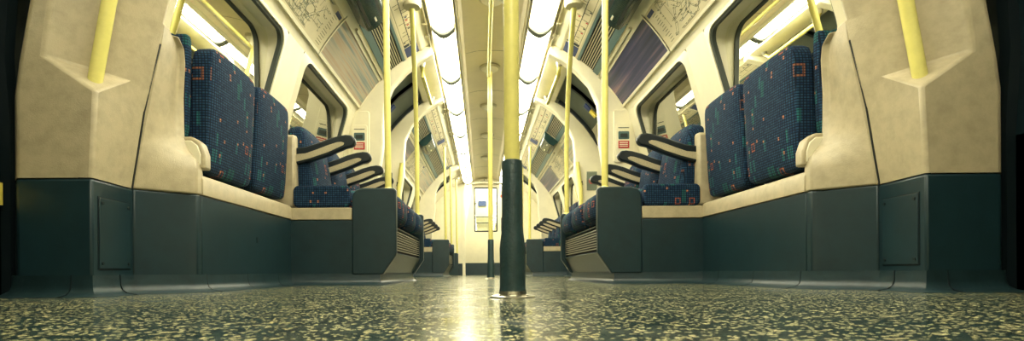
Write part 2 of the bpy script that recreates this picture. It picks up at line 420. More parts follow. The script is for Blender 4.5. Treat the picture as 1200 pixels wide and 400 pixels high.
# ------------------------------------------------------------------ near pillars with the pole niche, cheeks, ledges, dark panels
def fp(zs, vs, z):
    for (a, b), (c_, d) in zip(zip(zs, vs), zip(zs[1:], vs[1:])):
        if a <= z <= c_: return b+(d-b)*(z-a)/(c_-a)
    return vs[0] if z < zs[0] else vs[-1]
ZS = [0, .37, .64, .75, .95, 1.2, 1.45, 1.7, 1.9, 1.97]
AO = [1.53, 1.53, 1.53, 1.515, 1.478, 1.42, 1.30, 1.12, .80, .60]        # outer edge of facet A
SE = [1.315, 1.315, 1.27, 1.245, 1.195, 1.13, 1.03, .86, .60, .50]     # seam with the cheek
CO = [1.297, 1.297, 1.284, 1.28, 1.25, 1.19, 1.09, .93, .66, .54]     # sharp corner
YA, YB = 1.645, 1.86
TN = 0
for s in (-1, 1):
    sd = SIDE[s]
    # --- cream pillar upper
    C_ = (s*1.284, YA, .64); L_ = (s*1.446, YA, .752); R_ = (s*1.277, 1.785, .722)
    bm = NB(); V = lambda p: bm.verts.new(p)
    A0 = V((s*1.53, YA, .372)); A0b = V((s*1.297, YA, .372)); B0 = V((s*1.315, YB, .372))
    A1 = V((s*1.53, YA, .64)); c0 = V(C_); S1 = V((s*1.27, YB, .64)); l0 = V(L_); r0 = V(R_)
    A2 = V((s*1.515, YA, .752)); S2 = V((s*1.25, YB, .722))
    bm.faces.new((A0, A0b, c0, A1)); bm.faces.new((A0b, B0, S1, c0)); bm.faces.new((A1, c0, l0, A2)); bm.faces.new((c0, S1, S2, r0)); bm.faces.new((c0, r0, l0))
    pA, pl, pr, pS = A2, l0, r0, S2
    for z in (.95, 1.2, 1.45, 1.7, 1.9, 1.97):
        a = V((s*fp(ZS, AO, z), YA, z)); l = V((s*(fp(ZS, AO, z)-.058), YA, z)); r = V((s*(fp(ZS, SE, z)+.055), 1.785, z)); q = V((s*fp(ZS, SE, z), YB, z))
        bm.faces.new((pA, pl, l, a)); bm.faces.new((pl, pr, r, l)); bm.faces.new((pr, pS, q, r)); pA, pl, pr, pS = a, l, r, q
    # return faces into the door pocket
    zz = [.372, .64, .752, .95, 1.2, 1.45, 1.7, 1.9, 1.97]
    col0 = [(s*fp(ZS, AO, z), YA, z) for z in zz]; col1 = [(s*(fp(ZS, AO, z)+.05), YA+.05, z) for z in zz]; col2 = [(s*(fp(ZS, AO, z)+.05), YB+.1, z) for z in zz]
    loft(bm, [col0, col1, col2], closed=False, caps=False)
    col3 = [(s*fp(ZS, SE, z), YB, z) for z in zz]; col4 = [(s*(max(fp(ZS, SE, z)+.03, min(1.30, P(1, math.degrees(math.asin(max(0, min(1, (z-ZC)/RC)))))[0]))), YB+.05, z) for z in zz]
    loft(bm, [col3, col4], closed=False, caps=False)
    bmesh.ops.remove_doubles(bm, verts=bm.verts, dist=.0005)
    TN += 1
    p = struct(fin('trim_%d' % TN, bm, M['worn_dimmed'], smooth=25, bevel=.012, seg=3), 'scuffed cream door pillar %s of camera with a pole niche' % sd, 'pillar')
    # --- dark lower pillar
    TN += 1
    bm = NB(); prism(bm, [(s*1.58, YA+.05), (s*1.53, YA), (s*1.297, YA), (s*1.313, YB), (s*1.36, YB+.08)], 'z', .055, .370)
    struct(fin('trim_%d' % TN, bm, M['dark'], bevel=.008), 'dark lower panel under the cream pillar, %s of camera' % sd, 'panel')
    # --- cheek: moulded cream end of the perch seats
    bm = NB(); rings = []
    for z, ox, ix, iy, jx in ((.372, 1.313, 1.160, 2.0, 1.160), (.455, 1.300, 1.160, 2.0, 1.160), (.50, 1.292, 1.168, 2.01, 1.17), (.545, 1.283, 1.205, 2.03, 1.22), (.60, 1.272, 1.228, 2.04, 1.27), (.75, 1.240, 1.232, 2.045, 1.29), (.88, 1.212, 1.222, 2.04, 1.29), (.93, 1.205, 1.215, 2.02, 1.28), (.955, 1.20, 1.208, 1.97, 1.27)):
        yo = YB+.004
        rings.append([(s*ox, yo, z), (s*(ox*.55+ix*.45+.004), yo+(iy-yo)*.42, z), (s*(ix+.02), iy-.018, z), (s*ix, iy, z), (s*jx, iy+.045, z), (s*1.33, iy+.05, z), (s*1.33, yo, z)])
    loft(bm, rings); TN += 1
    struct(fin('trim_%d' % TN, bm, M['worn_dimmed'], smooth=40, bevel=.006), 'moulded cream cheek ending the seat row, %s' % sd, 'panel')
    bm = NB(); prism(bm, [(s*1.313, YB+.006), (s*1.19, 1.985), (s*1.160, 2.0), (s*1.160, 2.03), (s*1.34, 2.04), (s*1.34, YB+.006)], 'z', .055, .370); TN += 1
    struct(fin('trim_%d' % TN, bm, M['dark'], bevel=.005), 'dark lower panel under the cream cheek, %s' % sd, 'panel')
    bm = NB()
    zz2 = [.055, .37, .45, .55, .64, .75, .88]
    loft(bm, [[(s*(fp(ZS, SE, z)-.001), YB-.0015, z), (s*(fp(ZS, SE, z)-.001), YB+.0055, z), (s*(fp(ZS, SE, z)+.02), YB+.0055, z), (s*(fp(ZS, SE, z)+.02), YB-.0015, z)] for z in zz2])
    fin('panel_joint', bm, M['black'], p)
    # little flap box on the ledge
    t = thing('tip_up_catch', 'small rounded cream catch box at the near end of the %s seats' % sd, 'catch', (s*1.2, 2.05, .47))
    bm = NB(); poly = [(1.15, .475), (1.15, .53), (1.165, .575), (1.20, .60), (1.245, .60), (1.245, .475)]
    prism(bm, [(s*a, b) for a, b in poly], 'y', 2.035, 2.085); fin('box_body', bm, M['worn_dimmed'], t, bevel=.008, seg=3)
    bm = NB(); prism(bm, [(s*a, b) for a, b in [(1.163, .488), (1.163, .53), (1.175, .563), (1.20, .583), (1.235, .583), (1.235, .488)]], 'y', 2.030, 2.036); fin('cover', bm, M['cream'], t, bevel=.003)
    # access hatch on facet B
    t = thing('access_hatch', 'dark screwed access hatch in the lower pillar, %s of camera' % sd, 'hatch', (s*1.298, 1.66, .09))
    def fb(y, off): return s*(1.297+(y-YA)/(YB-YA)*.016-off)
    def plate(bm, y0, y1, z0, z1, o0, o1):
        loft(bm, [[(fb(y0, o0), y0, z0), (fb(y1, o0), y1, z0), (fb(y1, o0), y1, z1), (fb(y0, o0), y0, z1)], [(fb(y0, o1), y0, z0), (fb(y1, o1), y1, z0), (fb(y1, o1), y1, z1), (fb(y0, o1), y0, z1)]])
    bm = NB(); plate(bm, 1.672, 1.845, .085, .318, 0, .0015); fin('shadow_gap', bm, M['black'], t)
    bm = NB(); plate(bm, 1.676, 1.841, .089, .314, 0, .004); fin('cover_plate', bm, M['dark'], t, bevel=.001)
    for y in (1.69, 1.828):
        for z in (.105, .298):
            bm = NB(); tube(bm, [(fb(y, .003), y, z), (fb(y, .007), y, z)], .005, 10); fin('screw', bm, M['black'], t)
    # pole in the niche
    t = thing('grab_pole', 'thick yellow pole rising from the pillar niche %s of camera' % sd, 'pole', (s*1.325, 1.70, .66))
    pts = [(s*1.328, 1.695, .655), (s*1.276, 1.695, .94), (s*1.20, 1.70, 1.25), (s*1.08, 1.71, 1.5), (s*.88, 1.72, 1.73), (s*.66, 1.73, 1.90)]
    bm = NB(); tube(bm, pts, .021, 20); fin('pole', bm, M['yellow'], t)
    bm = NB(); d = (Vector(pts[1])-Vector(pts[0])).normalized(); p0 = Vector(pts[0])+d*.012
    tube(bm, [p0-d*.012, p0, p0+d*.004], [.030, .030, .0225], 24); fin('collar', bm, M['cream'], t)
    bm = NB(); tube(bm, [p0+d*.003, p0+d*.006], [.0245, .0225], 24); fin('ring', bm, M['steel'], t)

    # --- perch ledge and dark panels 2.0 -> 2.97 and the mirrored far one 5.95 -> 7.75
    for (a, b, cuts) in ((2.03, 2.985, (2.03, 2.985)), (5.86, 7.745, (5.86, 6.8, 7.745))):
        for c0_, c1_ in zip(cuts, cuts[1:]):
            bm = NB(); box(bm, s*1.160, s*1.30, c0_+.003, c1_-.002, .055, .370); TN += 1
            pn = struct(fin('trim_%d' % TN, bm, M['dark'], bevel=.003), 'dark laminate panel below the seat ledge %s, %s' % (sd, 'nearest the camera' if a < 3 else ('just past the doors' if c0_ < 6 else 'second past the doors')), 'panel')
            if s < 0 and a < 3:
                bm = NB(); prism(bm, rrect(2.524, 2.536, .215, .245, .005), 'x', -1.1615, -1.158); fin('keyhole', bm, M['black'], pn)
        bm = NB(); prism(bm, [(s*1.155, .372), (s*1.155, .43), (s*1.163, .447), (s*1.18, .455), (s*1.30, .475), (s*1.30, .372)], 'y', a+.002, b-.002); TN += 1
        struct(fin('trim_%d' % TN, bm, M['worn_dimmed'], bevel=.003), 'cream ledge under the upright seat cushions %s, %s' % (sd, 'near row' if a < 3 else 'row beyond the doors'), 'ledge')
    # --- baseboards
    def kick(bm, path, w=.028):     # coved skirting along a path (x, y) with inward normal pushing
        def prof_pt(p, n, o, z): return (s*(p[0]+n[0]*o), p[1]+n[1]*o, z)
        rings = []
        for i, p in enumerate(path):
            n = Vector((0, 0))
            for a_, b_ in ((i-1, i), (i, i+1)):
                if 0 <= a_ and b_ < len(path):
                    e = Vector((path[b_][0]-path[a_][0], path[b_][1]-path[a_][1])).normalized(); n += Vector((-e[1], e[0]))
            n.normalize(); n = (n[0], n[1])
            rings.append([prof_pt(p, n, o, z) for o, z in ((-.02, .068), (.004, .068), (.006, .035), (.012, .018), (.028, .007), (.066, .001), (.066, 0), (-.02, 0))])
        loft(bm, rings)
    bm = NB()
    kick(bm, [(1.60, YA+.06), (1.53, YA), (1.297, YA), (1.313, YB), (1.16, 2.0), (1.16, 2.985)])
    b_ = struct(fin('baseboard_'+sd, bm, M['kick'], smooth=50), 'dark coved rubber skirting along the floor, %s side' % sd, 'skirting')
    bm = NB()
    def jt(p, n, e):
        loft(bm, [[(s*(p[0]+n[0]*o+e[0]*w), p[1]+n[1]*o+e[1]*w, z) for o, z in ((0, .0688), (.0050, .0688), (.0070, .035), (.013, .0185), (.029, .0078), (.067, .0012), (.03, .0005), (0, .03))] for w in (-.0015, .0015)])
    for y in (2.06, 2.42, 2.78): jt((1.16, y), (-1, 0), (0, 1))
    for x in (1.36,): jt((x, YA), (0, -1), (1, 0))
    jt((1.306, 1.78), (-1, 0), (0, 1))
    fin('skirting_joint', bm, M['black'], b_)
    bm = NB(); kick(bm, [(.93, 5.64), (1.16, 5.88), (1.16, 7.745)]); fin('far_skirting', bm, M['kick'], b_, smooth=50)

# ------------------------------------------------------------------ draught-screen portals (arches) at the door bays
def portal(s, y0, y1, label, face):
    # cream screen: wide at waist, narrowing to a band round the roof curve
    th = [-20, -8, 4, 14, 22, 30, 38, 46, 54, 61, 67]
    wd = [.33, .33, .34, .345, .32, .25, .165, .115, .095, .085, .08]
    rings = []
    for y, g in ((y0, 0), (y1, 0)):
        out = [(s*1.31, y, 0)]+[P(s, t, RC+.01, y) for t in th]
        inn = [P(s, t, RC-w, y) for t, w in zip(th, wd)][::-1]+[(s*.96, y, 0)]
        rings.append(out+inn)
    bm = NB()
    vs = [[bm.verts.new(p) for p in r] for r in rings]; n = len(vs[0])
    for i in range(n):
        j = (i+1) % n; bm.faces.new((vs[0][i], vs[0][j], vs[1][j], vs[1][i]))
    h = n//2
    for r in vs:
        for i in range(h-1): bm.faces.new((r[i], r[i+1], r[n-2-i], r[n-1-i]))
    return bm
for s in (-1, 1):
    sd = SIDE[s]
    for (a, b, nm) in ((4.43, 4.52, 'before the doors'), (5.62, 5.72, 'beyond the doors'), (9.34, 9.42, 'near the end door')):
        TN += 1
        o = struct(fin('trim_%d' % TN, portal(s, a, b, nm, 0), M['cream'], bevel=.012, seg=3), 'cream arched draught screen %s, %s side' % (nm, sd), 'screen')
        # moulded pad on the face
        if a < 5:
            bm = NB(); pl = [(s*x, z) for x, z in rrect(1.02, 1.20, .98, 1.42, .02)]; prism(bm, pl, 'y', a-.014, a+.002); fin('raised_pad', bm, M['cream'], o, bevel=.004)
    # cheek bridging pillar to ledge beyond the doors
    bm = NB(); prism(bm, [(s*.97, 5.72), (s*1.155, 5.9), (s*1.31, 5.9), (s*1.31, 5.72)], 'z', .05, .95); TN += 1
    struct(fin('trim_%d' % TN, bm, M['cream'], bevel=.01), 'cream pillar base beyond the doors, %s side' % sd, 'pillar')

# emergency help panels on the screens
for s in (-1, 1):
    sd = SIDE[s]
    y = 4.416
    t = thing('alarm_panel', 'cream passenger alarm panel with red label on %s screen' % sd, 'alarm', (s*1.1, y, 1.05))
    bm = NB(); prism(bm, [(s*x, z) for x, z in rrect(1.035, 1.165, 1.02, 1.30, .015)], 'y', y-.012, y); fin('housing', bm, M['cream'], t, bevel=.003)
    bm = NB(); prism(bm, rrect(min(s*1.055, s*1.145), max(s*1.055, s*1.145), 1.17, 1.235, .008), 'y', y-.015, y-.011); fin('recess', bm, M['teal'], t)
    bm = NB(); prism(bm, rrect(min(s*1.07, s*1.13), max(s*1.07, s*1.13), 1.185, 1.215, .005), 'y', y-.022, y-.014); fin('pull_handle', bm, M['ink2'], t)
    bm = NB(); x0, x1 = sorted((s*1.055, s*1.145)); box(bm, x0, x1, y-.016, y-.011, 1.095, 1.155)
    for z in (1.138, 1.122, 1.108): box(bm, x0+.008, x1-.012, y-.0175, y-.0155, z, z+.006, 1)
    fin('red_label', bm, [M['red'], M['white']], t)['label'] = 'red label with white print'
    bm = NB(); lathe(bm, 0, 0, [(.032, 0), (.032, .006), (.02, .012)], 20); bmesh.ops.rotate(bm, verts=bm.verts, matrix=Matrix.Rotation(R(90), 3, 'X')); bmesh.ops.translate(bm, verts=bm.verts, vec=(s*1.1, y, 1.045)); fin('speaker_dome', bm, M['cream'], t)
    bm = NB(); box(bm, min(s*1.055, s*1.145), max(s*1.055, s*1.145), y-.0135, y-.011, 1.262, 1.268); fin('label_strip', bm, M['ink2'], t)

# ------------------------------------------------------------------ side doors in the middle bay and near bay
DN = 1
def doorleaf(s, y0, y1, label, dark=False, meet=None):
    global DN; DN += 1
    ro = RC+.035 if not dark else RC+.33
    root = thing('door_%d' % DN, label, 'door', (s*1.33, (y0+y1)/2, 0)); struct(root)
    ths = [-36.5, -20, -6]; bm = NB()
    up = [34, 40, 46, 52, 57]; mid = [-6, 4, 12, 20, 28, 34]
    def pt(t, y, r=ro):
        if t < 0: return (s*(r*math.cos(R(max(t, -8)))), y, max(0, ZC+r*math.sin(R(t))))
        return P(s, t, r, y)
    # leaf with a window cut: grid in (y, th)
    a, b = y0+.09, y1-.09
    hole = rrect(a, b, 6, 33, .001, 1)
    inner = []
    for cx, cy, t0 in ((b-.08, 33-4, 0), (a+.08, 33-4, 90), (a+.08, 2+4, 180), (b-.08, 2+4, 270)):
        for k in range(7):
            t = R(t0+15*k); inner.append((cx+.08*math.cos(t), cy+4*math.sin(t)))
    def sq(p):
        cx, cy = (a+b)/2, 17.5; dx, dy = p[0]-cx, p[1]-cy; kx = (y1-y0)/2/abs(dx); ky = (36-17.5)/abs(dy); k = min(kx, ky); return (cx+dx*k, cy+dy*k)
    mixr = lambda p, q, t: (p[0]+(q[0]-p[0])*t, p[1]+(q[1]-p[1])*t)
    loft(bm, [[pt(mixr(p, sq(p), t)[1], mixr(p, sq(p), t)[0]) for p in inner] for t in (0, .5, 1)], caps=False)
    for seq in ([-40, -30, -20, -10, -5, -1], [36, 40, 44, 48, 52, 57, 60]):
        loft(bm, [[pt(t, y) for t in seq] for y in (y0, y1)], closed=False, caps=False, mi=1 if seq[0] > 0 else 0)
    bmesh.ops.solidify(bm, geom=bm.faces[:], thickness=.02)
    fin('door_leaf', bm, [M['dark'] if dark else M['cream'], M['dark'] if dark else M['grey']], root)  # near leaves share the others' colour; dark laminate here paints their shade
    bm = NB(); q = [((p[0]-(a+b)/2)*.94+(a+b)/2, (p[1]-17.5)*.93+17.5) for p in inner]
    loft(bm, [[pt(p[1], p[0], ro-.004) for p in inner], [pt(p[1], p[0], ro-.012) for p in q], [pt(p[1], p[0], ro+.01) for p in q]], caps=False)
    fin('window_seal', bm, M['black'], root)
    bm = NB()   # pane: strips across the curve
    lv = sorted({round(2.3+k*2, 2) for k in range(16)})
    loft(bm, [[pt(t, y, ro+.006) for t in lv] for y in (a, b)], closed=False, caps=False)
    fin('pane', bm, M['glass'], root)
    # meeting edge rubber
    for ye in (y0, y1):
        bm = NB(); loft(bm, [[pt(t, y, ro-.030) for t in (-38, -28, -18, -8, 0, 8, 16, 24, 32, 40, 48, 56)]+[pt(t, y, ro+.01) for t in (56, 48, 40, 32, 24, 16, 8, 0, -8, -18, -28, -38)] for y in (ye-.018, ye+.018)]); fin('edge_rubber', bm, M['black'], root)
    return root, pt
for s in (-1, 1):
    sd = SIDE[s]
    for a, b, nm in ((4.53, 5.07, 'nearer leaf'), (5.07, 5.61, 'farther leaf')):
        root, pt = doorleaf(s, a, b, 'sliding door %s of the middle bay, %s side' % (nm, sd))
        bm = NB(); 
        for mi, t0, t1 in ((0, 38, 41.5), (1, 41.8, 45)):
            loft(bm, [[P(s, t, RC+.02, y) for t in (t0, t1)]+[P(s, t, RC+.034, y) for t in (t1, t0)] for y in (a+.12, a+.20)], mi=mi)
        fin('warning_sticker', bm, [M['yel'], M['blue']], root)['label'] = 'yellow and navy warning sticker'
    doorleaf(s, 9.43, 10.48, 'single sliding door near the far end, %s side' % sd)
    doorleaf(s, -1.3, .19, 'shade-darkened sliding door leaf beside the camera, %s side' % sd, dark=True)
    root, pt = doorleaf(s, .21, 1.70, 'shade-darkened sliding door leaf just before the %s pillar' % sd, dark=True)
    if s < 0:
        bm = NB(); box(bm, s*1.60, s*1.592, 1.50, 1.665, .29, .36); fin('yellow_marker', bm, M['yel'], root)['label'] = 'small yellow marker strip'
    # lintel panel over the door
    bm = NB(); loft(bm, [[P(s, t, r, y) for t, r in ((57.5, RC+.0), (60, RC-.02), (63, RC-.045), (67, RC-.05), (67, RC), (57.5, RC+.03))] for y in (4.52, 5.62)]); TN += 1
    struct(fin('trim_%d' % TN, bm, M['cream'], bevel=.006), 'cream lintel cover above the middle doors, %s side' % sd, 'panel')
    # threshold
    TN += 1; bm = NB(); box(bm, s*1.20, s*1.38, 4.53, 5.61, 0, .012)
    for k in range(5): box(bm, s*(1.21+k*.03), s*(1.217+k*.03), 4.54, 5.60, .012, .015)
    struct(fin('trim_%d' % TN, bm, M['steel']), 'ribbed metal threshold of the middle doors, %s side' % sd, 'threshold')

# ================================================================== LIGHTS
def lightunit(s, y0, y1, label):
    t = thing('ceiling_light', label, 'light', (s*.38, (y0+y1)/2, 1.985), 'row of ceiling lights '+SIDE[s])
    X0, X1 = .296, .454; n = 12
    def sec(y, dz=0, ex=0):
        a = [(s*(X0-ex+(X1-X0+2*ex)*k/n), y, 1.975-(.055+dz)*math.sin(math.pi*(.08+.84*k/n))) for k in range(n+1)]
        return a+[(s*(X1+ex), y, 1.985), (s*(X0-ex), y, 1.985)]
    bm = NB(); loft(bm, [sec(y0+.012), sec(y1-.012)]); fin('diffuser', bm, M['lamp'], t)
    for y in (y0, y1):
        bm = NB(); loft(bm, [sec(y-.034, .020, .010), sec(y+.034, .020, .010)]); fin('end_band', bm, M['joint'], t)
    bm = NB()
    for xa, xb in ((.258, .266), (.276, .282), (.466, .473), (.495, .505)): prism(bm, [(s*xa, 1.955), (s*xb, 1.955), (s*xb, 1.99), (s*xa, 1.99)], 'y', y0, y1)
    for y in (y0+.1, y1-.1): box(bm, s*.49, s*.53, y, y+.02, 1.95, 1.962)
    fin('rail', bm, M['bar'], t)
    return t
ORD = ['first', 'second', 'third', 'fourth', 'fifth', 'sixth', 'seventh', 'eighth', 'ninth', 'tenth', 'eleventh', 'twelfth']
for s in (-1, 1):
    for k in range(-3, 9):
        y0 = 2.03+1.04*k; y1 = min(y0+1.04, YE-.17)
        if y1-y0 > .3: lightunit(s, y0+.0005, y1-.0005, 'long glowing ceiling light, %s unit of the %s row' % (ORD[k+3], SIDE[s]))

# ================================================================== UPPER PANELS
def ribbon(bm, s, q, pts, w, mi, r):
    # flat ribbon on the arc; pts in (u,v) metres-ish, mapped by q
    for (a, b) in zip(pts, pts[1:]):
        dx, dy = b[0]-a[0], b[1]-a[1]; L = math.hypot(dx, dy) or 1e-6; nx, ny = -dy/L*w/2, dx/L*w/2
        n = max(1, int(L/.05)); 
        for k in range(n):
            p0 = (a[0]+dx*k/n, a[1]+dy*k/n); p1 = (a[0]+dx*(k+1)/n, a[1]+dy*(k+1)/n)
            vs = [bm.verts.new(q(u, v)) for u, v in ((p0[0]+nx, p0[1]+ny), (p1[0]+nx, p1[1]+ny), (p1[0]-nx, p1[1]-ny), (p0[0]-nx, p0[1]-ny))]
            bm.faces.new(vs).material_index = mi
def mapper(s, t0, y0, r):
    return lambda u, v: P(s, t0+math.degrees(v/r), r, y0+u)
def advert(s, y0, y1, m, label):
    t = thing('advert_poster', label, 'poster', (s*1.05, (y0+y1)/2, 1.46))
    bm = NB(); arcstrip(bm, s, 31.8, 43.4, y0, y1, RC-.010, .006, 10); uvarc(bm, s, 31.8, 43.4, y0, y1); fin('print', bm, m, t)
    bm = NB()
    for a, b in ((31.0, 31.9), (43.3, 44.4)): arcstrip(bm, s, a, b, y0, y1, RC-.014, .012, 2)
    for y in (y0, y1-.012): arcstrip(bm, s, 31.0, 44.4, y, y+.012, RC-.014, .012, 8)
    fin('frame', bm, M['cream'], t)
def tubemap(s, y0, y1, label, seed):
    rnd = random.Random(seed)
    t = thing('network_map', label, 'map', (s*1.05, (y0+y1)/2, 1.46))
    r = RC-.0105; q = mapper(s, 31.8, y0, r-.001); H = math.radians(11.4)*r; Lx = y1-y0
    bm = NB(); arcstrip(bm, s, 31.8, 43.3, y0, y1, r, .006, 10)
    box_ = lambda u0, u1, v0, v1, mi: ribbon(bm, s, q, [(u0, (v0+v1)/2), (u1, (v0+v1)/2)], v1-v0, mi, r)
    for i in range(95):
        u, v = rnd.uniform(.12*Lx, .8*Lx), rnd.uniform(.02, H-.02); pts = [(u, v)]; d = rnd.choice(range(8))
        for k in range(rnd.randint(2, 5)):
            d += rnd.choice((-1, 0, 1)); st = rnd.uniform(.02, .10)
            u = min(max(u+math.cos(d*math.pi/4)*st, .03), Lx*.86); v = min(max(v+math.sin(d*math.pi/4)*st, .015), H-.015); pts.append((u, v))
        ribbon(bm, s, q, pts, .0028, rnd.choice((1, 1, 1, 3)), r)
        for p in pts[1:]:
            if rnd.random() < .8: box_(p[0]-.006, p[0]+.014, p[1]+.006, p[1]+.010, 1)
    for k in range(12): box_(.90*Lx, .90*Lx+rnd.uniform(.03, .08), .02+k*.017, .024+k*.017, 1)
    box_(.90*Lx, .98*Lx, H-.035, H-.01, 4)
    fin('map_sheet', bm, [M['paper'], M['ink'], M['ink2'], M['teal'], M['blue']], t)
    bm = NB()
    for a, b in ((31.0, 31.8), (43.3, 44.4)): arcstrip(bm, s, a, b, y0, y1, RC-.014, .012, 2)
    fin('frame', bm, M['cream'], t)
def linemap(s, y0, y1, label, seed):
    rnd = random.Random(seed)
    t = thing('line_diagram', label, 'map', (s*.67, (y0+y1)/2, 1.88))
    T0, T1 = 56.6, 62.8; r = RC-.0105; q = mapper(s, T0, y0, r-.001); H = math.radians(T1-T0)*r; Lx = y1-y0
    bm = NB(); arcstrip(bm, s, T0, T1, y0, y1, r, .006, 5)
    bx = lambda u0, u1, v0, v1, mi: ribbon(bm, s, q, [(u0, (v0+v1)/2), (u1, (v0+v1)/2)], v1-v0, mi, r)
    bx(.02, Lx-.22, H*.52, H*.56, 2)
    u = .04
    while u < Lx-.25:
        up = rnd.random() < .5
        bx(u, u+.006, H*.52, H*(.62 if up else .46), 2)
        L = rnd.uniform(.018, .045); v0 = H*.64 if up else H*.44-L
        bx(u-.001, u+.008, v0, v0+L, 1)
        if rnd.random() < .4: bx(u+.012, u+.030, v0, v0+.018, rnd.choice((2, 4, 5)))
        u += rnd.uniform(.035, .06)
    bx(.02, Lx-.22, H*.10, H*.13, 1)
    bx(Lx-.185, Lx-.012, .010, H-.012, 4)
    for k in range(4): bx(Lx-.17, Lx-.03-.02*(k % 2), .022+k*.028, .030+k*.028, 3)
    bx(Lx-.235, Lx-.195, H*.1, H*.45, 2); bx(Lx-.225, Lx-.205, H*.5, H*.9, 2)
    fin('diagram_sheet', bm, [M['paper'], M['ink'], M['ink2'], M['white'], M['blue'], M['red']], t)
    bm = NB(); arcstrip(bm, s, T1, T1+.6, y0, y1, RC-.014, .012, 2); arcstrip(bm, s, T0-.5, T0, y0, y1, RC-.014, .012, 2); fin('frame', bm, M['bar'], t)
def grille(s, y0, y1, label):
    t = thing('air_vent', label, 'vent', (s*.8, (y0+y1)/2, 1.78))
    bm = NB(); arcstrip(bm, s, 46.6, 56.0, y0, y1, RC-.004, .003, 6); fin('backing', bm, M['slot'], t)
    bm = NB()
    arcstrip(bm, s, 46.3, 48.7, y0, y1, RC-.014, .012, 2); arcstrip(bm, s, 55.0, 56.1, y0, y1, RC-.014, .012, 2)
    fin('side_rail', bm, M['teal'], t, bevel=.002)
    for k in range(7):
        bm = NB(); th = 49.2+k*.84; arcstrip(bm, s, th, th+.27, y0+.01, y1-.004, RC-.009, .004, 1); fin('slat', bm, M['bar'], t)
    bm = NB(); arcstrip(bm, s, 44.6, 45.4, y0, y1, RC-.022, .016, 2); fin('trim_strip', bm, M['bar'], t)
def display(s, y0, y1, label):
    t = thing('display_unit', label, 'display', (s*.8, (y0+y1)/2, 1.75))
    bm = NB(); ring = lambda y, g: [P(s, th, r, y) for th, r in ((46.2+g, RC-.005), (46.6+g, RC-.085), (50, RC-.105), (54.4-g, RC-.085), (56.2-g, RC-.005))]
    loft(bm, [ring(y0, .3), ring(y0+.03, 0), ring(y1-.03, 0), ring(y1, .3)]); fin('housing', bm, M['screen'], t, bevel=.006)
    bm = NB(); loft(bm, [[P(s, th, r, y) for th, r in ((47.6, RC-.096), (53.4, RC-.094), (53.4, RC-.085), (47.6, RC-.085))] for y in (y0+.05, y1-.06)]); fin('screen', bm, M['black'], t)
    for a in (y0+.09, y1-.13):
        bm = NB(); loft(bm, [[P(s, th, r, y) for th, r in ((50.2, RC-.107), (50.8, RC-.107), (50.8, RC-.10), (50.2, RC-.10))] for y in (a, a+.05)]); fin('label_strip', bm, M['white'], t)
for s in (-1, 1):
    sd = SIDE[s]; A = M['ad_l'] if s < 0 else M['ad_r']
    desc = 'pale streaked advert' if s < 0 else 'dark navy streaked advert'
    advert(s, 3.32, 4.43, A, '%s poster high on the %s wall before the doors' % (desc, sd))
    tubemap(s, 2.15, 3.31, 'rail network map poster on the %s wall, nearest the camera' % sd, 5+s)
    linemap(s, 2.3, 4.43, 'line diagram strip beside the %s ceiling lights before the doors' % sd, 20+s)
    grille(s, 3.52, 4.43, 'slatted air vent above the %s advert before the doors' % sd)
    grille(s, 2.2, 2.98, 'slatted air vent above the %s network map near the camera' % sd)
    display(s, 2.99, 3.51, 'dark unlit display box high on the %s side before the doors' % sd)
    advert(s, 5.74, 6.85, M['ad_r'] if s < 0 else M['ad_l'], 'streaked advert poster on the %s wall just past the doors' % sd)
    tubemap(s, 6.87, 8.0, 'rail network map poster on the %s wall past the doors' % sd, 15+s)
    advert(s, 8.02, 9.33, A, '%s poster on the %s wall near the end door' % (desc, sd))
    linemap(s, 5.74, 7.5, 'line diagram strip beside the %s lights just past the doors' % sd, 30+s)
    linemap(s, 7.55, 9.3, 'line diagram strip beside the %s lights near the end door' % sd, 40+s)
    grille(s, 5.74, 6.7, 'slatted air vent high on the %s side just past the doors' % sd)
    display(s, 6.72, 7.2, 'dark display box high on the %s side past the doors' % sd)
    grille(s, 7.22, 9.3, 'long slatted air vent high on the %s side near the end door' % sd)

# ceiling roses, ceiling rail
for k, (y, nm) in enumerate(((3.80, 'nearest'), (5.10, 'second nearest, above the far pole'), (6.28, 'third nearest'), (7.6, 'fourth nearest'), (9.1, 'farthest'))):
    t = thing('ceiling_rose', 'round pale ceiling fitting on the centre line, %s' % nm, 'ceiling fitting', (0, y, 2.02), 'round ceiling fittings')
    bm = NB(); lathe(bm, 0, y, [(.03, 2.0), (.055, 2.004), (.082, 2.022), (.085, 2.05)], 28); fin('dome', bm, M['cream'], t)
    bm = NB(); lathe(bm, 0, y, [(.086, 2.026), (.10, 2.034), (.10, 2.052)], 28); fin('rim', bm, M['bar'], t)
t = thing('ceiling_handrail', 'long pale yellow handrail under the ceiling centre line', 'handrail', (0, 3.2, 1.9))
bm = NB(); tube(bm, [(-.012, 1.40, 1.93), (-.012, 5.02, 1.93)], .0165, 16); fin('rail', bm, M['yellow'], t)
for y in (2.6, 3.8, 5.02):
    bm = NB(); tube(bm, [(-.012, y, 1.93), (-.012, y, 2.05)], [.013, .02], 14); fin('bracket', bm, M['cream'], t)

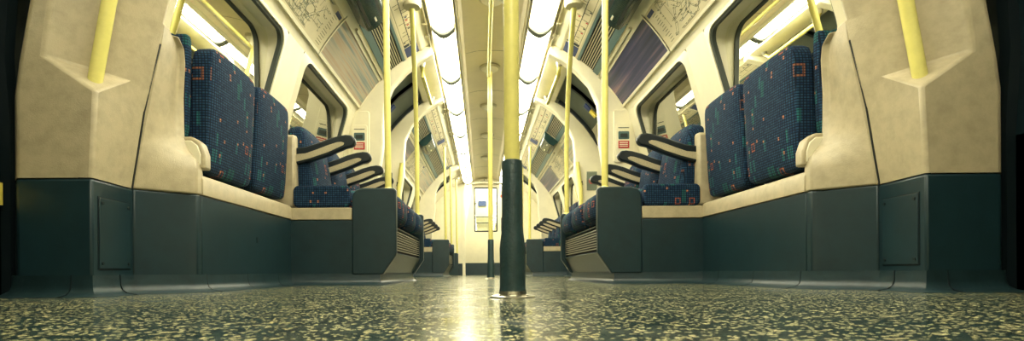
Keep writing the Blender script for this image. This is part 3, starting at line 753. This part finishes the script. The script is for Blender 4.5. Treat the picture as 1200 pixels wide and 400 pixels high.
# ================================================================== POLES
def pole_centre(y, label, k=1.0, top=2.04):
    t = thing('grab_pole', label, 'pole', (0, y, 0))
    bm = NB(); tube(bm, [(0, y, .30), (0, y, top)], .0215, 28); fin('pole', bm, M['yellow'], t)
    bm = NB(); lathe(bm, 0, y, [(.039, .006), (.038, .012), (.036, .03), (.0355, .10), (.036, .135), (.034, .155), (.031, .178), (.0292, .20), (.0290, .373), (.0275, .380), (.021, .383)], 32)
    fin('sleeve', bm, M['sleeve'], t)
    bm = NB(); lathe(bm, 0, y, [(.064, 0), (.064, .003), (.058, .006), (.040, .008), (.038, .018)], 36); fin('base_plate', bm, M['steel'], t)
    for a in range(4):
        bm = NB(); an = R(45+90*a); lathe(bm, .051*math.cos(an), y+.051*math.sin(an), [(.005, .004), (.005, .009), (.003, .010)], 8); fin('bolt', bm, M['steel'], t)
    return t
pole_centre(1.476, 'thick yellow floor pole with black sleeve, nearest the camera')
pole_centre(5.10, 'slim yellow centre pole standing between the middle doors')
def seatpole(s, y, label, curved=False, z0=.54, x=.618):
    t = thing('grab_pole', label, 'pole', (s*x, y, z0), 'poles at the bench ends')
    if curved: pts = [(s*x, y, z0)]+[(s*x, y, z0+.4)]+bez((s*x, y, z0+.5), (s*(x+.005), y-.02, 1.55), (s*.56, y-.72, 1.905), 12)
    else: pts = [(s*x, y, z0), (s*(x+.004), y, 1.2), (s*(x+.012), y, 1.93)]
    bm = NB(); tube(bm, pts, .0185, 20); fin('pole', bm, M['yellow'], t)
    e = pts[-1]
    bm = NB(); lathe(bm, e[0], e[1], [(.02, e[2]-.012), (.058, e[2]-.004), (.066, e[2]+.012), (.066, e[2]+.05)], 24); fin('ceiling_socket', bm, M['bar'], t)
    bm = NB(); lathe(bm, pts[0][0], y, [(.028, z0-.002), (.028, z0+.008), (.0195, z0+.016)], 20); fin('collar', bm, M['yellow'], t)
for s in (-1, 1):
    sd = SIDE[s]
    seatpole(s, 3.02, 'yellow pole rising from the near end panel of the %s bench' % sd)
    seatpole(s, 4.375, 'yellow pole bending forward to a ceiling socket, far end of %s bench' % sd, True)
    seatpole(s, 7.79, 'thin yellow pole at the near end of the distant %s bench' % sd)
    seatpole(s, 9.25, 'thin yellow pole at the far end of the distant %s bench' % sd)
    seatpole(s, 10.6, 'thinnest yellow pole beside the far end door, %s side' % sd, z0=.45, x=.585)
    # screen panel carrying the last pole
    t = thing('end_screen', 'small dark screen panel beside the end door, %s side' % sd, 'screen', (s*.7, 10.6, 0))
    bm = NB(); prism(bm, [(s*a, b) for a, b in ((.56, .0), (.56, .43), (.58, .45), (.80, .45), (.84, .41), (.84, 0))], 'y', 10.57, 10.63); fin('panel', bm, M['dark'], t, bevel=.006)
    bm = NB(); box(bm, s*.84, s*1.30, 10.6, 11.2, 0, .38); fin('locker', bm, M['dark'], t, bevel=.006)
    # door grab rail on the pillar beyond the doors
    t = thing('door_handrail', 'short yellow door handrail on the cream pillar past the doors, %s' % sd, 'handrail', (s*.96, 5.56, .75), 'short door handrails')
    bm = NB(); tube(bm, [(s*.965, 5.585, .72), (s*.96, 5.57, .95), (s*.925, 5.565, 1.22)], .020, 14); fin('rail', bm, M['yellow'], t)
    bm = NB(); tube(bm, [(s*.964, 5.583, .98), (s*.956, 5.57, 1.02)], .0215, 14); fin('band', bm, M['black'], t)
    for z, x in ((.74, .965), (1.20, .928)):
        bm = NB(); tube(bm, [(s*x, 5.57, z), (s*x, 5.63, z)], .012, 10); fin('bracket', bm, M['steel'], t)
    # overhead handrail in the door bay, beside the lights
    t = thing('overhead_handrail', 'sloping yellow overhead handrail in the door bay beside %s lights' % sd, 'handrail', (s*.6, 5.0, 1.85))
    bm = NB(); tube(bm, [(s*.60, 4.62, 1.87), (s*.60, 4.68, 1.81), (s*.60, 5.46, 1.81), (s*.60, 5.52, 1.87)], .018, 14); fin('rail', bm, M['yellow'], t)
    for y in (4.62, 5.52):
        bm = NB(); tube(bm, [(s*.60, y, 1.86), (s*.60, y, 1.90)], [.02, .03], 14); fin('bracket', bm, M['steel'], t)
    # framed notice by the doors
    t = thing('wall_notice', 'small grey notice with red ring on the far door pillar, %s' % sd, 'sign', (s*1.02, 5.6, 1.0))
    bm = NB(); x0, x1 = sorted((s*1.03, s*1.14)); box(bm, x0, x1, 5.612, 5.62, .93, 1.13); fin('plate', bm, M['grey'], t, bevel=.004)
    bm = NB(); cx = (x0+x1)/2
    loft(bm, [[(cx+r*math.cos(R(a)), yy, 1.03+r*math.sin(R(a))) for a in range(0, 360, 30)] for r, yy in ((.034, 5.612), (.034, 5.609), (.022, 5.609), (.022, 5.612))], caps=False); fin('ring_mark', bm, M['red'], t)

# ================================================================== SEATS
def cushion_solid(bm, rings_fn): pass
def softbox(name, s, x0, x1, y0, y1, z0, z1, m, parent, r=.03, lean=0.0, puff=.012, seg=4):
    # upholstered block: rounded, slightly crowned towards the aisle; lean shifts the top outwards
    bm = NB(); nx, ny, nz = 5, 9, 10
    g = bmesh.ops.create_cube(bm, size=1)
    bmesh.ops.subdivide_edges(bm, edges=bm.edges[:], cuts=6, use_grid_fill=True)
    hx, hy, hz = (x1-x0)/2, (y1-y0)/2, (z1-z0)/2
    for v in bm.verts:
        c = v.co*2
        p = Vector((c.x*hx, c.y*hy, c.z*hz))
        core = Vector((max(-hx+r, min(hx-r, p.x)), max(-hy+r, min(hy-r, p.y)), max(-hz+r, min(hz-r, p.z))))
        # remap so grid lines gather near the rim
        d = p-core
        if d.length > 1e-6: p = core+d.normalized()*r
        k = (1-(c.y)**2)*(1-(c.z)**2)
        p.x -= puff*k*(1 if c.x < 0 else 0)
        kk = (1-(c.y)**2)*(1-c.x**2); p.z += puff*kk*(1 if c.z > 0 else 0)
        t = (c.z+1)/2
        v.co = (s*((x0+x1)/2+p.x+lean*t), (y0+y1)/2+p.y, (z0+z1)/2+p.z)
    o = fin(name, bm, m, parent, smooth=80)
    sub = o.modifiers.new('sub', 'SUBSURF'); sub.levels = 1; sub.render_levels = 1
    return o
def perch(s, y0, y1, label):
    t = thing('upright_seat', label, 'seat', (s*1.2, (y0+y1)/2, .47), 'upright seat cushions on the ledge')
    softbox('back_cushion', s, 1.178, 1.275, y0+.006, y1-.006, .475, .985, M['moq'], t, r=.022, lean=-.028, puff=.010)
    bm = NB(); box(bm, s*1.255, s*1.295, y0+.03, y1-.03, .47, .93); fin('back_shell', bm, M['black'], t, bevel=.01)
for s in (-1, 1):
    sd = SIDE[s]
    perch(s, 2.105, 2.535, 'blue patterned upright seat cushion, nearest on the %s' % sd)
    perch(s, 2.545, 2.97, 'blue patterned upright seat cushion, next to the %s armrests' % sd)
    for k, y in enumerate((6.05, 6.5, 6.94, 7.38)):
        perch(s, y, y+(.43 if k != 3 else .35), 'small distant upright seat cushion %s, %s past the doors' % (sd, ORD[k]))
    # sliver of padding wrapped behind the cheek
    t = thing('padded_seat_end', 'narrow blue padded end tucked behind the %s cream cheek' % sd, 'padding', (s*1.25, 2.07, .6))
    softbox('padding', s, 1.235, 1.30, 2.055, 2.10, .60, 1.01, M['moq'], t, r=.018, lean=-.012, puff=0)

def armrest(s, y, parent):
    # outline in (x, z): from the back of the seat to a rounded tip
    top = [(1.22, .790), (1.15, .786), (1.087, .792), (1.02, .815), (.96, .838), (.90, .854), (.86, .860), (.83, .857), (.812, .845), (.805, .825)]
    bot = [(.812, .803), (.83, .792), (.86, .786), (.96, .744), (1.06, .712), (1.15, .690), (1.22, .672)]
    pl = [(s*a, b) for a, b in top+bot]
    bm = NB(); prism(bm, pl, 'y', y-.024, y+.024); o = fin('armrest', bm, M['black'], parent, bevel=.009, seg=3)
    for a, b in ((y-.0265, y-.0235), (y+.0235, y+.0265)):
        bm = NB(); prism(bm, [(s*x, z) for x, z in ((1.22, .752), (1.15, .748), (1.087, .753), (1.02, .776), (.96, .799), (.91, .815), (.885, .818), (.868, .812), (.872, .800), (.96, .760), (1.06, .727), (1.15, .704), (1.22, .687))], 'y', a, b)
        fin('side_insert', bm, M['arm'], o)['label'] = 'beige speckled side'
def endpanel(s, y0, y1, parent, near=True):
    bm = NB(); X0, X1 = .567, .815
    pl = [(X0, .17), (X0, .535), (X0+.012, .547), (X1-.06, .547), (X1-.025, .538), (X1-.006, .515), (X1, .48), (X1, .06), (X0+.075, .06)]
    prism(bm, [(s*a, b) for a, b in pl], 'y', y0, y1)
    fin('end_panel', bm, M['dark'], parent, bevel=.008, seg=3)
def bench(s, y0, label):
    t = thing('seat_bench', label, 'bench', (s*.9, y0+.7, 0), 'three-seat benches')
    y1 = y0+1.43
    endpanel(s, y0, y0+.055, t); endpanel(s, y1-.05, y1, t, False)
    # dark side panel from end panel out to the wall, with the cream capping
    for ya, yb in ((y0+.008, y0+.05), (y1-.05, y1-.01)):
        bm = NB(); box(bm, s*.815, s*1.30, ya, yb, .055, .366); fin('side_panel', bm, M['dark'], t, bevel=.003)
        bm = NB(); box(bm, s*.817, s*1.157, ya-.004, yb, .369, .437); fin('capping', bm, M['worn_dimmed'], t, bevel=.004)
    # plinth: sloping lower front
    bm = NB(); prism(bm, [(s*a, b) for a, b in ((.60, .345), (.60, .335), (.625, .335), (.625, .19), (.595, .185), (.66, .065), (1.2, .065), (1.2, .345))], 'y', y0+.055, y1-.05); fin('plinth', bm, M['dark'], t, bevel=.004)
    bm = NB(); box(bm, s*.617, s*.624, y0+.08, y1-.075, .195, .33); fin('vent_backing', bm, M['slot'], t)
    for k in range(8):
        z = .203+k*.0158
        bm = NB(); prism(bm, [(s*a, b) for a, b in ((.598, z), (.600, z+.006), (.620, z+.010), (.620, z+.004))], 'y', y0+.075, y1-.07); fin('vent_slat', bm, M['slatgrey'], t)
    for y in (y0+.068, y1-.068):
        bm = NB(); box(bm, s*.597, s*.62, y-.008, y+.008, .19, .335); fin('vent_frame', bm, M['dark'], t)
    # skirting round bench
    bm = NB(); rings = []
    path = [((1.20, y0+.008), (0, -1)), ((.66, y0+.008), (-.6, -1)), ((.66, y1-.01), (-.6, 1)), ((1.2, y1-.01), (0, 1))]
    for (p, n) in path:
        rings.append([(s*(p[0]+n[0]*o), p[1]+n[1]*o, z) for o, z in ((-.02, .066), (.003, .066), (.006, .03), (.018, .012), (.046, .001), (.046, 0), (-.02, 0))])
    loft(bm, rings); fin('skirting', bm, M['kick'], t, smooth=50)
    w = (1.43-.11)/3
    for k in range(3):
        a = y0+.058+k*w
        softbox('seat_cushion', s, .572, 1.14, a+.003, a+w-.003, .345, .545, M['moq'], t, r=.06, puff=.02)
        softbox('backrest', s, 1.03, 1.16, a+.012, a+w-.012, .50, .925, M['moq'], t, r=.055, lean=.07, puff=.02)
    bm = NB(); box(bm, s*1.14, s*1.295, y0+.03, y1-.02, .44, .86); fin('back_shell', bm, M['worn_dimmed'], t, bevel=.02)
    bm = NB(); prism(bm, [(s*a, b) for a, b in rrect(.83, 1.15, .44, .565, .03)], 'y', y0+.012, y0+.056); fin('side_padding', bm, M['moq'], t, bevel=.012, seg=3)
    for k in range(4): armrest(s, y0+.06+k*w+(.012 if k == 0 else 0), t)
for s in (-1, 1):
    sd = SIDE[s]
    bench(s, 2.97, 'blue three seat bench with black armrests, nearer one on the %s' % sd)
    bench(s, 7.75, 'small distant blue bench with black armrests on the %s' % sd)
